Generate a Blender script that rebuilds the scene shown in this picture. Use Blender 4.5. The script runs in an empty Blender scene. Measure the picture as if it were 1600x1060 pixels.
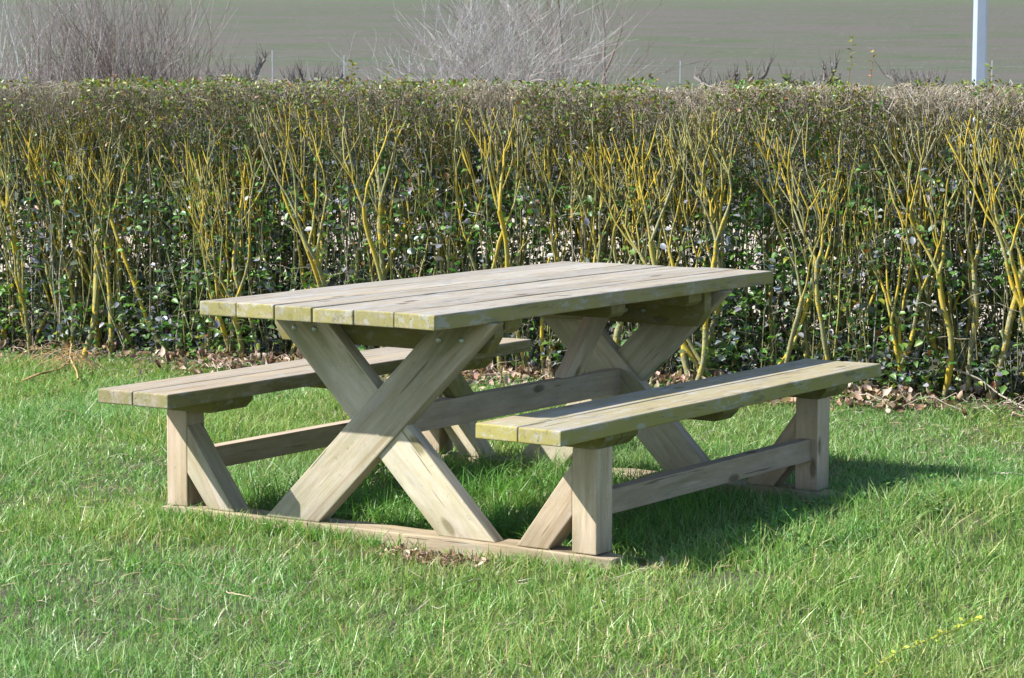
import bpy, bmesh, math, random
import numpy as np
from mathutils import Matrix, Vector
random.seed(7); rng = np.random.default_rng(7)
S = bpy.context.scene; COL = S.collection
R = math.radians

# ------------------------------------------------------------------ camera
CAM = np.array([4.6729, -7.1435, 1.4294]); YAW, PIT, ROL, FPX = -0.5776, -0.1003, 0.0029, 4077.3
fw = np.array([math.sin(YAW)*math.cos(PIT), math.cos(YAW)*math.cos(PIT), math.sin(PIT)])
rt = np.array([math.cos(YAW), -math.sin(YAW), 0.0]); up = np.cross(rt, fw)
c_, s_ = math.cos(ROL), math.sin(ROL)
rt, up = c_*rt+s_*up, -s_*rt+c_*up
cd = bpy.data.cameras.new("camera"); cam = bpy.data.objects.new("camera", cd); COL.objects.link(cam)
cd.sensor_width = 23.5; cd.lens = FPX/1600*23.5; cd.clip_start = .1; cd.clip_end = 2000
cd.dof.use_dof = True; cd.dof.focus_distance = 8.3; cd.dof.aperture_fstop = 15
M = Matrix(((rt[0], up[0], -fw[0], CAM[0]), (rt[1], up[1], -fw[1], CAM[1]), (rt[2], up[2], -fw[2], CAM[2]), (0, 0, 0, 1)))
cam.matrix_world = M; S.camera = cam
S.render.resolution_x = 1024; S.render.resolution_y = 678

# ------------------------------------------------------------------ light
LD = np.array([.88, .76, -1.0]); LD /= np.linalg.norm(LD)
elev = math.asin(-LD[2]); az = math.atan2(-LD[0], -LD[1])     # azimuth of the sun, clockwise from +Y
w = bpy.data.worlds.new("World"); S.world = w; w.use_nodes = True
nt = w.node_tree; nt.nodes.clear()
sky = nt.nodes.new('ShaderNodeTexSky'); sky.sky_type = 'NISHITA'; sky.sun_disc = False
sky.sun_elevation = elev; sky.sun_rotation = az; sky.altitude = 800
bg = nt.nodes.new('ShaderNodeBackground'); bg.inputs[1].default_value = .105
wo = nt.nodes.new('ShaderNodeOutputWorld')
nt.links.new(sky.outputs[0], bg.inputs[0]); nt.links.new(bg.outputs[0], wo.inputs[0])
sl = bpy.data.lights.new("sun", 'SUN'); sl.energy = 4.8; sl.angle = R(.5); sl.color = (1.0, .965, .91)
so = bpy.data.objects.new("sun", sl); COL.objects.link(so)
so.rotation_euler = Vector(LD.tolist()).to_track_quat('-Z', 'Y').to_euler(); so.location = (-6, -6, 8)
S.view_settings.view_transform = 'Standard'; S.view_settings.look = 'None'
S.view_settings.exposure = 1.25; S.view_settings.gamma = 1
S.cycles.max_bounces = 6; S.cycles.transparent_max_bounces = 4

# ------------------------------------------------------------------ node helpers
def mat(name):
    m = bpy.data.materials.new(name); m.use_nodes = True; t = m.node_tree; t.nodes.clear()
    o = t.nodes.new('ShaderNodeOutputMaterial'); p = t.nodes.new('ShaderNodeBsdfPrincipled')
    t.links.new(p.outputs[0], o.inputs[0]); return m, t, p, o
def N(t, k, **kw):
    n = t.nodes.new(k)
    for a, b in kw.items(): setattr(n, a, b)
    return n
def link(t, a, b): t.links.new(a, b)
def noise(t, vec, scale, detail=4, rough=.55, dist=0):
    n = N(t, 'ShaderNodeTexNoise'); n.inputs['Scale'].default_value = scale; n.inputs['Detail'].default_value = detail
    n.inputs['Roughness'].default_value = rough; n.inputs['Distortion'].default_value = dist
    if vec is not None: link(t, vec, n.inputs['Vector'])
    return n.outputs['Fac']
def mapr(t, v, a, b, c=0, d=1):
    n = N(t, 'ShaderNodeMapRange'); link(t, v, n.inputs[0])
    for i, x in enumerate((a, b, c, d)): n.inputs[i+1].default_value = x
    return n.outputs[0]
def mixc(t, f, a, b, mode='MIX'):
    n = N(t, 'ShaderNodeMix', data_type='RGBA', blend_type=mode)
    if isinstance(f, (int, float)): n.inputs[0].default_value = f
    else: link(t, f, n.inputs[0])
    for i, x in ((6, a), (7, b)):
        if isinstance(x, tuple): n.inputs[i].default_value = (*x, 1)
        else: link(t, x, n.inputs[i])
    return n.outputs[2]
def math_(t, op, a, b=0.0):
    n = N(t, 'ShaderNodeMath', operation=op)
    for i, x in enumerate((a, b)):
        if isinstance(x, (int, float)): n.inputs[i].default_value = x
        else: link(t, x, n.inputs[i])
    return n.outputs[0]
def vscale(t, v, s):
    n = N(t, 'ShaderNodeVectorMath', operation='MULTIPLY'); link(t, v, n.inputs[0]); n.inputs[1].default_value = s
    return n.outputs[0]
def bump(t, h, strength, dist, p, nrm=None):
    b = N(t, 'ShaderNodeBump'); b.inputs['Strength'].default_value = strength; b.inputs['Distance'].default_value = dist
    link(t, h, b.inputs['Height'])
    if nrm is not None: link(t, nrm, b.inputs['Normal'])
    if p is not None: link(t, b.outputs[0], p.inputs['Normal'])
    return b.outputs[0]
def attr(t, name):
    return N(t, 'ShaderNodeAttribute', attribute_name=name)
def objco(t): return N(t, 'ShaderNodeNewGeometry').outputs['Position']

# ------------------------------------------------------------------ object helpers
def tag(o, label=None, cat=None, group=None, kind=None):
    if label: o['label'] = label
    if cat: o['category'] = cat
    if group: o['group'] = group
    if kind: o['kind'] = kind
    return o
def empty(name, loc, label, cat, group=None):
    o = bpy.data.objects.new(name, None); COL.objects.link(o); o.location = loc; o.empty_display_size = .1
    return tag(o, label, cat, group)
def mesh_np(name, V, F, m, parent=None, cols=None, smooth=True, fattr=None):
    """V (n,3); F list of index arrays (k,3) or (k,4); cols per-vertex rgb"""
    me = bpy.data.meshes.new(name)
    V = np.asarray(V, dtype=np.float32)
    if parent is not None:
        V = V - np.array(parent.matrix_world.translation if parent.parent is None else parent.parent.location, dtype=np.float32)
    F = [np.asarray(f, dtype=np.int32) for f in F if len(f)]
    nl = sum(f.size for f in F); nf = sum(len(f) for f in F)
    me.vertices.add(len(V)); me.vertices.foreach_set('co', V.ravel())
    me.loops.add(nl); me.loops.foreach_set('vertex_index', np.concatenate([f.ravel() for f in F]))
    tot = np.concatenate([np.full(len(f), f.shape[1], dtype=np.int32) for f in F])
    st = np.concatenate([[0], np.cumsum(tot)[:-1]]).astype(np.int32)
    me.polygons.add(nf); me.polygons.foreach_set('loop_start', st)
    if smooth: me.polygons.foreach_set('use_smooth', np.ones(nf, dtype=bool))
    me.update(calc_edges=True)
    if cols is not None:
        a = me.color_attributes.new('col', 'FLOAT_COLOR', 'POINT')
        c = np.ones((len(V), 4), dtype=np.float32); c[:, :3] = cols
        a.data.foreach_set('color', c.ravel())
    me.materials.append(m)
    o = bpy.data.objects.new(name, me); COL.objects.link(o)
    if parent is not None: o.parent = parent
    return o
def tubes(P, Rr, k=6):
    """P (N,S,3) centre lines, Rr (N,S) radii -> verts, quads"""
    P = np.asarray(P, float); Nn, Sn = P.shape[:2]
    T = np.gradient(P, axis=1); T /= np.linalg.norm(T, axis=2, keepdims=True)+1e-9
    ref = np.zeros_like(T); ref[..., 1] = 1; ref[..., 0] = .13
    U = np.cross(T, ref); U /= np.linalg.norm(U, axis=2, keepdims=True)+1e-6
    W = np.cross(T, U)
    a = np.arange(k)/k*2*np.pi
    ring = U[:, :, None, :]*np.cos(a)[None, None, :, None] + W[:, :, None, :]*np.sin(a)[None, None, :, None]
    V = P[:, :, None, :] + ring*np.asarray(Rr)[:, :, None, None]
    idx = np.arange(Nn*Sn*k).reshape(Nn, Sn, k)
    a0 = idx[:, :-1, :]; a1 = np.roll(a0, -1, axis=2); b0 = idx[:, 1:, :]; b1 = np.roll(b0, -1, axis=2)
    Q = np.stack([a0, a1, b1, b0], -1).reshape(-1, 4)
    return V.reshape(-1, 3), Q
def resample(pts, rad, n):
    pts = np.asarray(pts, float); rad = np.asarray(rad, float)
    d = np.r_[0, np.cumsum(np.linalg.norm(np.diff(pts, axis=0), axis=1))]
    s = np.linspace(0, d[-1], n)
    return np.stack([np.interp(s, d, pts[:, i]) for i in range(3)], 1), np.interp(s, d, rad)
# smooth 2D value noise
_G = rng.random((64, 64))
def vnoise(x, y, sc):
    x = np.asarray(x)*sc+100.3; y = np.asarray(y)*sc+57.7
    xi = np.floor(x).astype(int); yi = np.floor(y).astype(int); fx = x-xi; fy = y-yi
    fx = fx*fx*(3-2*fx); fy = fy*fy*(3-2*fy)
    g = lambda a, b: _G[a % 64, b % 64]
    return (g(xi, yi)*(1-fx)+g(xi+1, yi)*fx)*(1-fy)+(g(xi, yi+1)*(1-fx)+g(xi+1, yi+1)*fx)*fy
def pix(x, y, s):
    """world point seen at photo pixel x,y (1600x1060) at distance s along the view axis"""
    return CAM + s*(fw + rt*(x-800)/FPX + up*(530-y)/FPX)

# hedge frame
HA = math.atan(.158); HE = np.array([math.cos(HA), math.sin(HA)]); HN = np.array([-math.sin(HA), math.cos(HA)]); HP = np.array([-4.5, 2.42])
def hpos(u, v): return HP[0]+u*HE[0]+v*HN[0], HP[1]+u*HE[1]+v*HN[1]
def hv(x, y): return (np.asarray(x)-HP[0])*HN[0]+(np.asarray(y)-HP[1])*HN[1]
def lawn_h(x, y):
    x = np.asarray(x, float); y = np.asarray(y, float)
    h = .022*(vnoise(x, y, .9)-.5)+.012*(vnoise(x+9, y, 3.1)-.5)
    near = np.exp(-(((np.abs(x)-.0)/1.1)**8+((np.abs(np.abs(y)-.72))/.22)**4))
    h = h*(1-near*.9)-.006*near
    h = h+.03*np.exp(-(((x-1.5)/.6)**2+((y-.7)/.9)**2))
    h = h+.045*np.clip((x-.93)/.18, 0, 1)*np.exp(-(((x-1.25)/.55)**4+((y+.1)/1.0)**4))
    h = h+.022*np.exp(-(((x+.45)/.45)**4+((y+.86)/.06)**2))
    return h+.01

# ------------------------------------------------------------------ materials
def wood(name, c1, c2, dark, algae, a_top, a_edge, rough=.75, grey=.3, stain=.45, mould=.2, topg=0.0):
    m, t, p, o = mat(name)
    g = attr(t, 'gc').outputs['Vector']; fa = attr(t, 'fk'); sep = N(t, 'ShaderNodeSeparateColor'); link(t, fa.outputs['Color'], sep.inputs[0])
    side, end, rnd = sep.outputs[0], sep.outputs[1], sep.outputs[2]
    gs = vscale(t, g, (1.6, 38, 38)); fine = noise(t, gs, 1.6, 6, .65, .3)
    gs2 = vscale(t, g, (.8, 9, 9)); broad = noise(t, gs2, 1.3, 3, .5, .8)
    ff = vscale(t, g, (5, 190, 190)); fib = noise(t, ff, 1.5, 3, .6)
    col = mixc(t, mapr(t, broad, .35, .65), c1, c2)
    col = mixc(t, mapr(t, fine, .46, .70, 0, .5), col, dark)
    col = mixc(t, mapr(t, fib, .5, .75, 0, .35), col, dark)
    # weather grey in large soft patches
    wv = vscale(t, g, (1.4, 6, 6)); wn = noise(t, wv, 1.9, 5, .6)
    col = mixc(t, mapr(t, wn, .42, .64, 0, grey), col, (.30, .285, .275))
    # knots
    vo = N(t, 'ShaderNodeTexVoronoi'); vo.inputs['Scale'].default_value = 1; link(t, vscale(t, g, (3.1, 8.5, 8.5)), vo.inputs['Vector'])
    kn = mapr(t, vo.outputs['Distance'], .08, .135, 1, 0)
    st1 = noise(t, vscale(t, g, (1.0, 14, 14)), 1.1, 4, .55, 1.2)
    col = mixc(t, mapr(t, st1, .56, .70, 0, stain), col, (.23, .13, .055))
    st2 = noise(t, vscale(t, g, (1.3, 7, 7)), 1.7, 4, .6, .5)
    col = mixc(t, mapr(t, st2, .55, .72, 0, stain*.9), col, (.17, .16, .085))
    ring = N(t, 'ShaderNodeTexVoronoi'); ring.inputs['Scale'].default_value = 1; link(t, vscale(t, g, (2.2, 6.5, 6.5)), ring.inputs['Vector'])
    rg = mapr(t, ring.outputs['Distance'], .03, .30, 1, 0)
    col = mixc(t, math_(t, 'MULTIPLY', rg, .35), col, (.20, .12, .06))
    col = mixc(t, math_(t, 'MULTIPLY', kn, .85), col, (.07, .045, .03))
    # drying cracks
    cr = noise(t, vscale(t, g, (3.0, 60, 60)), 1.0, 2, .5)
    crk = mapr(t, cr, .695, .72, 0, 1)
    col = mixc(t, math_(t, 'MULTIPLY', crk, .7), col, (.04, .035, .03))
    # algae: yellow green film on the edges and end grain
    an = noise(t, vscale(t, g, (2.5, 9, 9)), 2.3, 5, .6)
    an2 = noise(t, vscale(t, g, (9, 30, 30)), 2.0, 5, .7); am = mapr(t, math_(t, 'ADD', math_(t, 'MULTIPLY', an, .62), math_(t, 'MULTIPLY', an2, .38)), .37, .56)
    ae = math_(t, 'MULTIPLY', math_(t, 'MAXIMUM', side, end), a_edge)
    af = math_(t, 'MULTIPLY', am, math_(t, 'ADD', ae, a_top))
    col = mixc(t, math_(t, 'MINIMUM', af, .80), col, algae)
    # grey crust and dark mould patches
    gp = noise(t, vscale(t, g, (5, 13, 13)), 2.1, 5, .65)
    col = mixc(t, mapr(t, gp, .55, .63, 0, mould), col, (.33, .335, .32))
    mp_ = noise(t, vscale(t, g, (2.2, 11, 11)), 2.7, 6, .7, .4)
    col = mixc(t, mapr(t, mp_, .56, .70, 0, mould*1.1), col, (.075, .072, .06))
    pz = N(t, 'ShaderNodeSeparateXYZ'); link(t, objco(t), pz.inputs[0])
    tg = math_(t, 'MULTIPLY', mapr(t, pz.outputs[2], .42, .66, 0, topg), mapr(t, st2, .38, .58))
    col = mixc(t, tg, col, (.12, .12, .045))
    dz = math_(t, 'MULTIPLY', mapr(t, pz.outputs[2], .17, .05, 0, .55), mapr(t, st2, .35, .6))
    col = mixc(t, dz, col, (.16, .125, .075))
    # tiny lichen / dirt specks
    sp = noise(t, g, 95, 3, .6); sm = mapr(t, sp, .66, .72, 0, .55)
    col = mixc(t, sm, col, (.30, .31, .27))
    sp2 = noise(t, g, 60, 4, .7); col = mixc(t, mapr(t, sp2, .62, .75, 0, .5), col, (.06, .055, .045))
    bri = mapr(t, rnd, 0, 1, .82, 1.14)
    cb = N(t, 'ShaderNodeCombineColor'); [link(t, bri, cb.inputs[i]) for i in range(3)]
    col = mixc(t, 1.0, col, cb.outputs[0], 'MULTIPLY')
    link(t, col, p.inputs['Base Color']); p.inputs['Roughness'].default_value = rough
    p.inputs['Specular IOR Level'].default_value = .3
    h = math_(t, 'ADD', math_(t, 'MULTIPLY', fine, .6), math_(t, 'MULTIPLY', fib, .4))
    h = math_(t, 'SUBTRACT', h, crk)
    bump(t, h, .55, .003, p)
    return m
W_TOP = wood('weathered_top_wood', (.36, .305, .24), (.285, .25, .205), (.12, .10, .08), (.235, .215, .05), .12, 1.05, grey=.7, stain=.4, mould=.6)
W_SEATL = wood('weathered_seat_wood', (.42, .335, .23), (.35, .285, .205), (.165, .13, .09), (.18, .17, .05), .08, .9, grey=.5, stain=.4, mould=.45)
W_SEATR = wood('lichened_seat_wood', (.345, .29, .20), (.295, .25, .175), (.12, .10, .07), (.26, .23, .045), .34, 1.0, grey=.7, stain=.4, mould=.6)
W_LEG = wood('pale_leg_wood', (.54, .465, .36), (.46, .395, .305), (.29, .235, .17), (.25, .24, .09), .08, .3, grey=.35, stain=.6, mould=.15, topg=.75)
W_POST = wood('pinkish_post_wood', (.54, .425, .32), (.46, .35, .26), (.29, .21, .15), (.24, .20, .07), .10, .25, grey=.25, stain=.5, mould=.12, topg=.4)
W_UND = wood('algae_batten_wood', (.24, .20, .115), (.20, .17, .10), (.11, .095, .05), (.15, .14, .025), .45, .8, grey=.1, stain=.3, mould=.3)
W_SKID = wood('base_skid_wood', (.50, .40, .26), (.43, .335, .21), (.25, .185, .12), (.3, .28, .1), .04, .1, grey=.3, stain=.5, mould=.25)

def leafmat(name, rough=.35, trans=.25, spec=.5, bumpy=False):
    m, t, p, o = mat(name)
    a = attr(t, 'col').outputs['Color']
    link(t, a, p.inputs['Base Color']); p.inputs['Roughness'].default_value = rough
    p.inputs['Specular IOR Level'].default_value = spec
    tr = N(t, 'ShaderNodeBsdfTranslucent'); link(t, mixc(t, 1.0, a, (1.3, 1.35, .7), 'MULTIPLY'), tr.inputs[0])
    mx = N(t, 'ShaderNodeMixShader'); mx.inputs[0].default_value = trans
    link(t, p.outputs[0], mx.inputs[1]); link(t, tr.outputs[0], mx.inputs[2]); link(t, mx.outputs[0], o.inputs[0])
    return m
M_GRASS = leafmat('grass_blade', .42, .32, .4)
M_LEAF = leafmat('glossy_hedge_leaf', .40, .25, .5)
M_DRY = leafmat('dry_leaf', .75, .18, .2)
M_WEED = leafmat('weed_leaf', .45, .25, .4)
def barkmat(name, lichen):
    m, t, p, o = mat(name)
    a = attr(t, 'col').outputs['Color']; g = objco(t)
    n1 = noise(t, g, 70, 5, .65); n2 = noise(t, g, 9, 3, .5); n3 = noise(t, g, 240, 2, .5)
    col = mixc(t, mapr(t, n1, .4, .65, 0, .6), a, (.085, .075, .05))
    h = n1
    if lichen > 0:
        ga = attr(t, 'lich').outputs['Fac']
        n4 = noise(t, g, 32, 4, .7); n5 = noise(t, g, 5, 3, .5)
        k = math_(t, 'ADD', math_(t, 'MULTIPLY', n4, .6), math_(t, 'MULTIPLY', n2, .4))
        lm = mapr(t, math_(t, 'ADD', k, math_(t, 'MULTIPLY', ga, .18)), .565, .595)
        lc = mixc(t, mapr(t, n3, .4, .6), (.50, .315, .02), (.42, .345, .045))
        lc = mixc(t, mapr(t, n5, .45, .62), lc, (.28, .27, .10))
        col = mixc(t, mapr(t, n3, .55, .7, 0, .5), col, (.38, .37, .24))
        col = mixc(t, math_(t, 'MULTIPLY', lm, lichen), col, lc)
        h = math_(t, 'ADD', math_(t, 'MULTIPLY', n1, .5), lm)
    link(t, col, p.inputs['Base Color']); p.inputs['Roughness'].default_value = .85; p.inputs['Specular IOR Level'].default_value = .2
    bump(t, h, .7, .004, p)
    return m
M_BARK = barkmat('lichened_bark', .92)
M_TWIG = barkmat('plain_twig', 0)

m, t, p, o = mat('lawn_soil'); g = objco(t)
c = mixc(t, mapr(t, noise(t, g, 6, 5, .6), .35, .65), (.07, .095, .035), (.13, .115, .06))
c = mixc(t, mapr(t, noise(t, g, 60, 4, .7), .45, .7), c, (.05, .04, .025))
link(t, c, p.inputs['Base Color']); p.inputs['Roughness'].default_value = .95
bump(t, noise(t, g, 90, 5, .7), .9, .02, p); M_SOIL = m

m, t, p, o = mat('hedge_bed_soil'); g = objco(t)
c = mixc(t, mapr(t, noise(t, g, 14, 6, .65), .35, .65), (.11, .075, .05), (.20, .14, .10))
link(t, c, p.inputs['Base Color']); p.inputs['Roughness'].default_value = .95
bump(t, noise(t, g, 60, 5, .7), .9, .03, p); M_BED = m

m, t, p, o = mat('far_field')
g = objco(t)
dn = N(t, 'ShaderNodeVectorMath', operation='DOT_PRODUCT'); link(t, g, dn.inputs[0]); dn.inputs[1].default_value = (-.546, .838, 0)
ln = N(t, 'ShaderNodeVectorMath', operation='DOT_PRODUCT'); link(t, g, ln.inputs[0]); ln.inputs[1].default_value = (.838, .546, 0)
cb = N(t, 'ShaderNodeCombineXYZ'); link(t, math_(t, 'MULTIPLY', ln.outputs['Value'], .05), cb.inputs[0]); link(t, math_(t, 'MULTIPLY', dn.outputs['Value'], .30), cb.inputs[1])
st = noise(t, cb.outputs[0], 1.0, 6, .7, .3)
cb2 = N(t, 'ShaderNodeCombineXYZ'); link(t, math_(t, 'MULTIPLY', ln.outputs['Value'], .35), cb2.inputs[0]); link(t, math_(t, 'MULTIPLY', dn.outputs['Value'], 1.5), cb2.inputs[1])
st2 = noise(t, cb2.outputs[0], 1.0, 5, .7)
c = mixc(t, mapr(t, st, .42, .58), (.073, .059, .048), (.043, .064, .018))
c = mixc(t, mapr(t, st2, .40, .60, 0, .8), c, (.080, .072, .056))
cl = noise(t, g, 2.2, 5, .75); c = mixc(t, mapr(t, cl, .5, .72, 0, .6), c, (.055, .048, .036))
c = mixc(t, mapr(t, noise(t, g, 3.5, 2, .5), .70, .76, 0, .5), c, (.34, .28, .24))
# a greener sown band and brown margin higher up the slope
up1 = mapr(t, math_(t, 'ADD', dn.outputs['Value'], math_(t, 'MULTIPLY', st, 34)), 128, 150)
c = mixc(t, math_(t, 'MULTIPLY', up1, .75), c, (.06, .095, .028))
up2 = mapr(t, math_(t, 'ADD', dn.outputs['Value'], math_(t, 'MULTIPLY', st, 34)), 165, 170)
c = mixc(t, up2, c, (.11, .075, .05))
link(t, c, p.inputs['Base Color']); p.inputs['Roughness'].default_value = .95
bump(t, math_(t, 'ADD', cl, st2), .6, .15, p); M_FIELD = m

m, t, p, o = mat('pale_gravel'); g = objco(t)
c = mixc(t, mapr(t, noise(t, g, 9, 6, .7), .35, .65), (.55, .47, .37), (.42, .35, .26))
link(t, c, p.inputs['Base Color']); p.inputs['Roughness'].default_value = .95; bump(t, noise(t, g, 50, 4, .7), .6, .02, p); M_GRAVEL = m

m, t, p, o = mat('galvanised_steel'); g = objco(t)
c = mixc(t, mapr(t, noise(t, g, 18, 4, .6), .35, .65), (.36, .39, .43), (.30, .33, .37))
link(t, c, p.inputs['Base Color']); p.inputs['Roughness'].default_value = .45; p.inputs['Metallic'].default_value = .25; M_STEEL = m
m, t, p, o = mat('painted_pole'); g = objco(t)
c = mixc(t, mapr(t, noise(t, g, 3, 5, .6), .3, .7), (.30, .35, .42), (.24, .29, .36))
link(t, c, p.inputs['Base Color']); p.inputs['Roughness'].default_value = .4; M_POLE = m
m, t, p, o = mat('greenish_bolt'); p.inputs['Base Color'].default_value = (.30, .34, .29, 1); p.inputs['Roughness'].default_value = .45; p.inputs['Metallic'].default_value = .7; M_BOLT = m

# ------------------------------------------------------------------ setting: ground sheets
def grid(name, xs, ys, hf, m, kind='structure'):
    X, Y = np.meshgrid(xs, ys, indexing='ij'); Z = hf(X, Y); n, k = X.shape
    V = np.stack([X, Y, Z], -1).reshape(-1, 3); i = np.arange(n*k).reshape(n, k)
    Q = np.stack([i[:-1, :-1], i[1:, :-1], i[1:, 1:], i[:-1, 1:]], -1).reshape(-1, 4)
    o = mesh_np(name, V, [Q], m); o['kind'] = kind; return o
def sdist(x, y): return (np.asarray(x)-CAM[0])*-.546+(np.asarray(y)-CAM[1])*.838
def field_h(x, y):
    s = sdist(x, y); e = s-42
    r = .062*np.where(e > 8, e-4, np.where(e > 0, e*e/16, 0))
    return r-.05+.25*(vnoise(x, y, .05)-.5)*np.clip((s-30)/30, 0, 1)
xs = np.r_[-520, -350, np.linspace(-260, 160, 141), 250, 400]; ys = np.r_[-150, -60, -20, np.linspace(0, 420, 141), 560]
grid('field', xs, ys, field_h, M_FIELD)
def lawn_sheet(x, y): return lawn_h(x, y)
grid('lawn', np.linspace(-14, 12, 261), np.linspace(-10, 3.0, 131), lawn_sheet, M_SOIL)
# planting bed strip and the gravel track behind the hedge, laid along the hedge
def strip(name, u0, u1, v0, v1, z, m, nu=40, nv=10, amp=.01):
    U, Vv = np.meshgrid(np.linspace(u0, u1, nu), np.linspace(v0, v1, nv), indexing='ij')
    X, Y = hpos(U, Vv); Z = z+amp*(vnoise(X, Y, 2.1)-.5)-(.075*np.clip(-Vv/.2, 0, 1) if amp else 0); i = np.arange(nu*nv).reshape(nu, nv)
    V = np.stack([X, Y, Z], -1).reshape(-1, 3)
    Q = np.stack([i[:-1, :-1], i[1:, :-1], i[1:, 1:], i[:-1, 1:]], -1).reshape(-1, 4)
    o = mesh_np(name, V, [Q], m); o['kind'] = 'structure'; return o
strip('soil_bed', -9, 16, -.22, 1.3, .034, M_BED, 120, 16, .03)
strip('gravel_path', -30, 40, 3.5, 14, -.02, M_GRAVEL, 80, 20, .0)

# ------------------------------------------------------------------ picnic table
TBL = empty('picnic_table', (0, 0, 0), 'weathered wooden picnic table with two attached plank benches and crossed legs on the lawn', 'picnic table')
bseed = [0]
def board_bm(bm, poly, axis, a0, a1, grain, bev=.004, seg=2, warp=0.0):
    """extrude polygon (in the plane normal to axis) from a0 to a1. axis 0,1,2. grain: unit vector. Adds layers gc, fk."""
    gl = bm.verts.layers.float_vector.get('gc') or bm.verts.layers.float_vector.new('gc')
    fl = bm.faces.layers.float_color.get('fk') or bm.faces.layers.float_color.new('fk')
    b2 = bmesh.new(); oth = [i for i in range(3) if i != axis]
    va, vb = [], []
    for (p_, q_) in poly:
        for a, lst in ((a0, va), (a1, vb)):
            co = [0, 0, 0]; co[axis] = a; co[oth[0]] = p_; co[oth[1]] = q_; lst.append(b2.verts.new(co))
    b2.faces.new(va); b2.faces.new(vb[::-1]); n = len(va)
    for i in range(n): b2.faces.new((va[i], vb[i], vb[(i+1) % n], va[(i+1) % n]))
    bmesh.ops.recalc_face_normals(b2, faces=b2.faces)
    if bev: bmesh.ops.bevel(b2, geom=list(b2.edges), offset=bev, segments=seg, profile=.6, affect='EDGES')
    # cut along the grain so a slight warp and worn edges show
    g = Vector(grain).normalized()
    if warp:
        L0 = min(v.co.dot(g) for v in b2.verts); L1 = max(v.co.dot(g) for v in b2.verts); nn = max(2, int((L1-L0)/.09))
        for i in range(1, nn):
            pl = g*(L0+(L1-L0)*i/nn)
            bmesh.ops.bisect_plane(b2, geom=list(b2.verts)+list(b2.edges)+list(b2.faces), plane_co=pl, plane_no=g)
        ph = random.uniform(0, 50)
        for v in b2.verts:
            s_ = v.co.dot(g)
            for k in range(3):
                v.co[k] += warp*(float(vnoise(ph+s_*1.0+k*7, v.co[(k+1) % 3]*6+k, 2.2))-.5)*2*(1-abs(g[k]))
    ref = Vector((0, 0, 1)) if abs(g.z) < .9 else Vector((1, 0, 0))
    e2 = g.cross(ref).normalized(); e3 = g.cross(e2)
    bseed[0] += 1; rr = random.Random(bseed[0]*13+5); off = Vector((rr.uniform(0, 40), rr.uniform(0, 40), rr.uniform(0, 40))); rb = rr.random()
    mp = {}
    for v in b2.verts:
        nv = bm.verts.new(v.co); nv[gl] = Vector((v.co.dot(g), v.co.dot(e2), v.co.dot(e3)))+off; mp[v] = nv
    for f in b2.faces:
        try: nf = bm.faces.new([mp[v] for v in f.verts])
        except ValueError: continue
        nrm = f.normal; e = 1.0 if abs(nrm.dot(g)) > .6 else 0.0
        sd = 1.0 if (abs(nrm.z) < .6 and e == 0) else (.6 if nrm.z < -.5 else 0.0)
        nf[fl] = (sd, e, rb, 1); nf.smooth = False
    b2.free()
def fin(name, bm, m, parent=TBL, label=None):
    me = bpy.data.meshes.new(name); bm.to_mesh(me); bm.free(); me.materials.append(m)
    o = bpy.data.objects.new(name, me); COL.objects.link(o); o.parent = parent
    if label: o['label'] = label
    return o
def rect(a, b, c, d): return [(a, c), (b, c), (b, d), (a, d)]
# tabletop: six planks
bm = bmesh.new(); w6 = .875/6
for i in range(6):
    x0 = -.4375+i*w6+.0012; x1 = -.4375+(i+1)*w6-.0012
    j = random.uniform(-.003, .003)
    board_bm(bm, rect(x0, x1, .705, .750+random.uniform(-.0015, .0015)), 1, -1.045+j, 1.047+j, (0, 1, 0), bev=.0055, seg=3, warp=.0011)
# the gap between third and fourth plank opens towards the near end
for v in bm.verts:
    if -.02 < v.co.x < .0025 and v.co.y < -.5: v.co.x -= .006*((-v.co.y-.5)/.55)
    if .0025 >= v.co.x > -.002 and v.co.y < -1.0: pass
fin('tabletop', bm, W_TOP)
for sgn, m, y0, y1, lab in ((-1, W_SEATL, -1.034, 1.043, 'paler bench seat on the far side'), (1, W_SEATR, -1.049, 1.027, 'bench seat with yellow lichen on its planks, nearest the camera')):
    bm = bmesh.new()
    for (a, b) in ((.5745, .7185), (.7225, .866)):
        x0, x1 = sorted((sgn*a, sgn*b)); j = random.uniform(-.003, .003)
        board_bm(bm, rect(x0, x1, .405, .450), 1, y0+j, y1+j, (0, 1, 0), bev=.006, seg=3, warp=.0013)
    fin('bench_seat', bm, m, label=lab)
# crossed legs. polygons in x,z, cut level at foot and top
def leg(xb, xt, y0, y1, zt=.7045):
    h = .1025; bm = bmesh.new()
    board_bm(bm, [(xb-h, .0505), (xb+h, .0505), (xt+h, zt), (xt-h, zt)], 1, y0, y1, (xt-xb, 0, zt-.05), bev=.004, warp=.0008)
    return fin('leg', bm, W_LEG)
def bolt(parent, x, y, z, sy=-1):
    bm = bmesh.new(); bmesh.ops.create_uvsphere(bm, u_segments=14, v_segments=8, radius=.0105)
    for v in bm.verts: v.co = Vector((x+v.co.x, y+sy*abs(v.co.y)*.55 if v.co.y*sy > 0 else y, z+v.co.z))
    for f in bm.faces: f.smooth = True
    return fin('bolt_head', bm, M_BOLT, parent)
XT, XR = .3585, -.2985
l1 = leg(-.302, XT-.003, -.767, -.712); l2 = leg(.350, -.300, -.757, -.705)
for x, z in ((.256, .645), (.340, .648)): bolt(l1, x, -.767, z)
for x, z in ((-.296, .651), (-.217, .651)): bolt(l2, x, -.757, z)
l3 = leg(.350, -.300, .642, .69); l4 = leg(-.302, XT, .655, .705)
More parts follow.
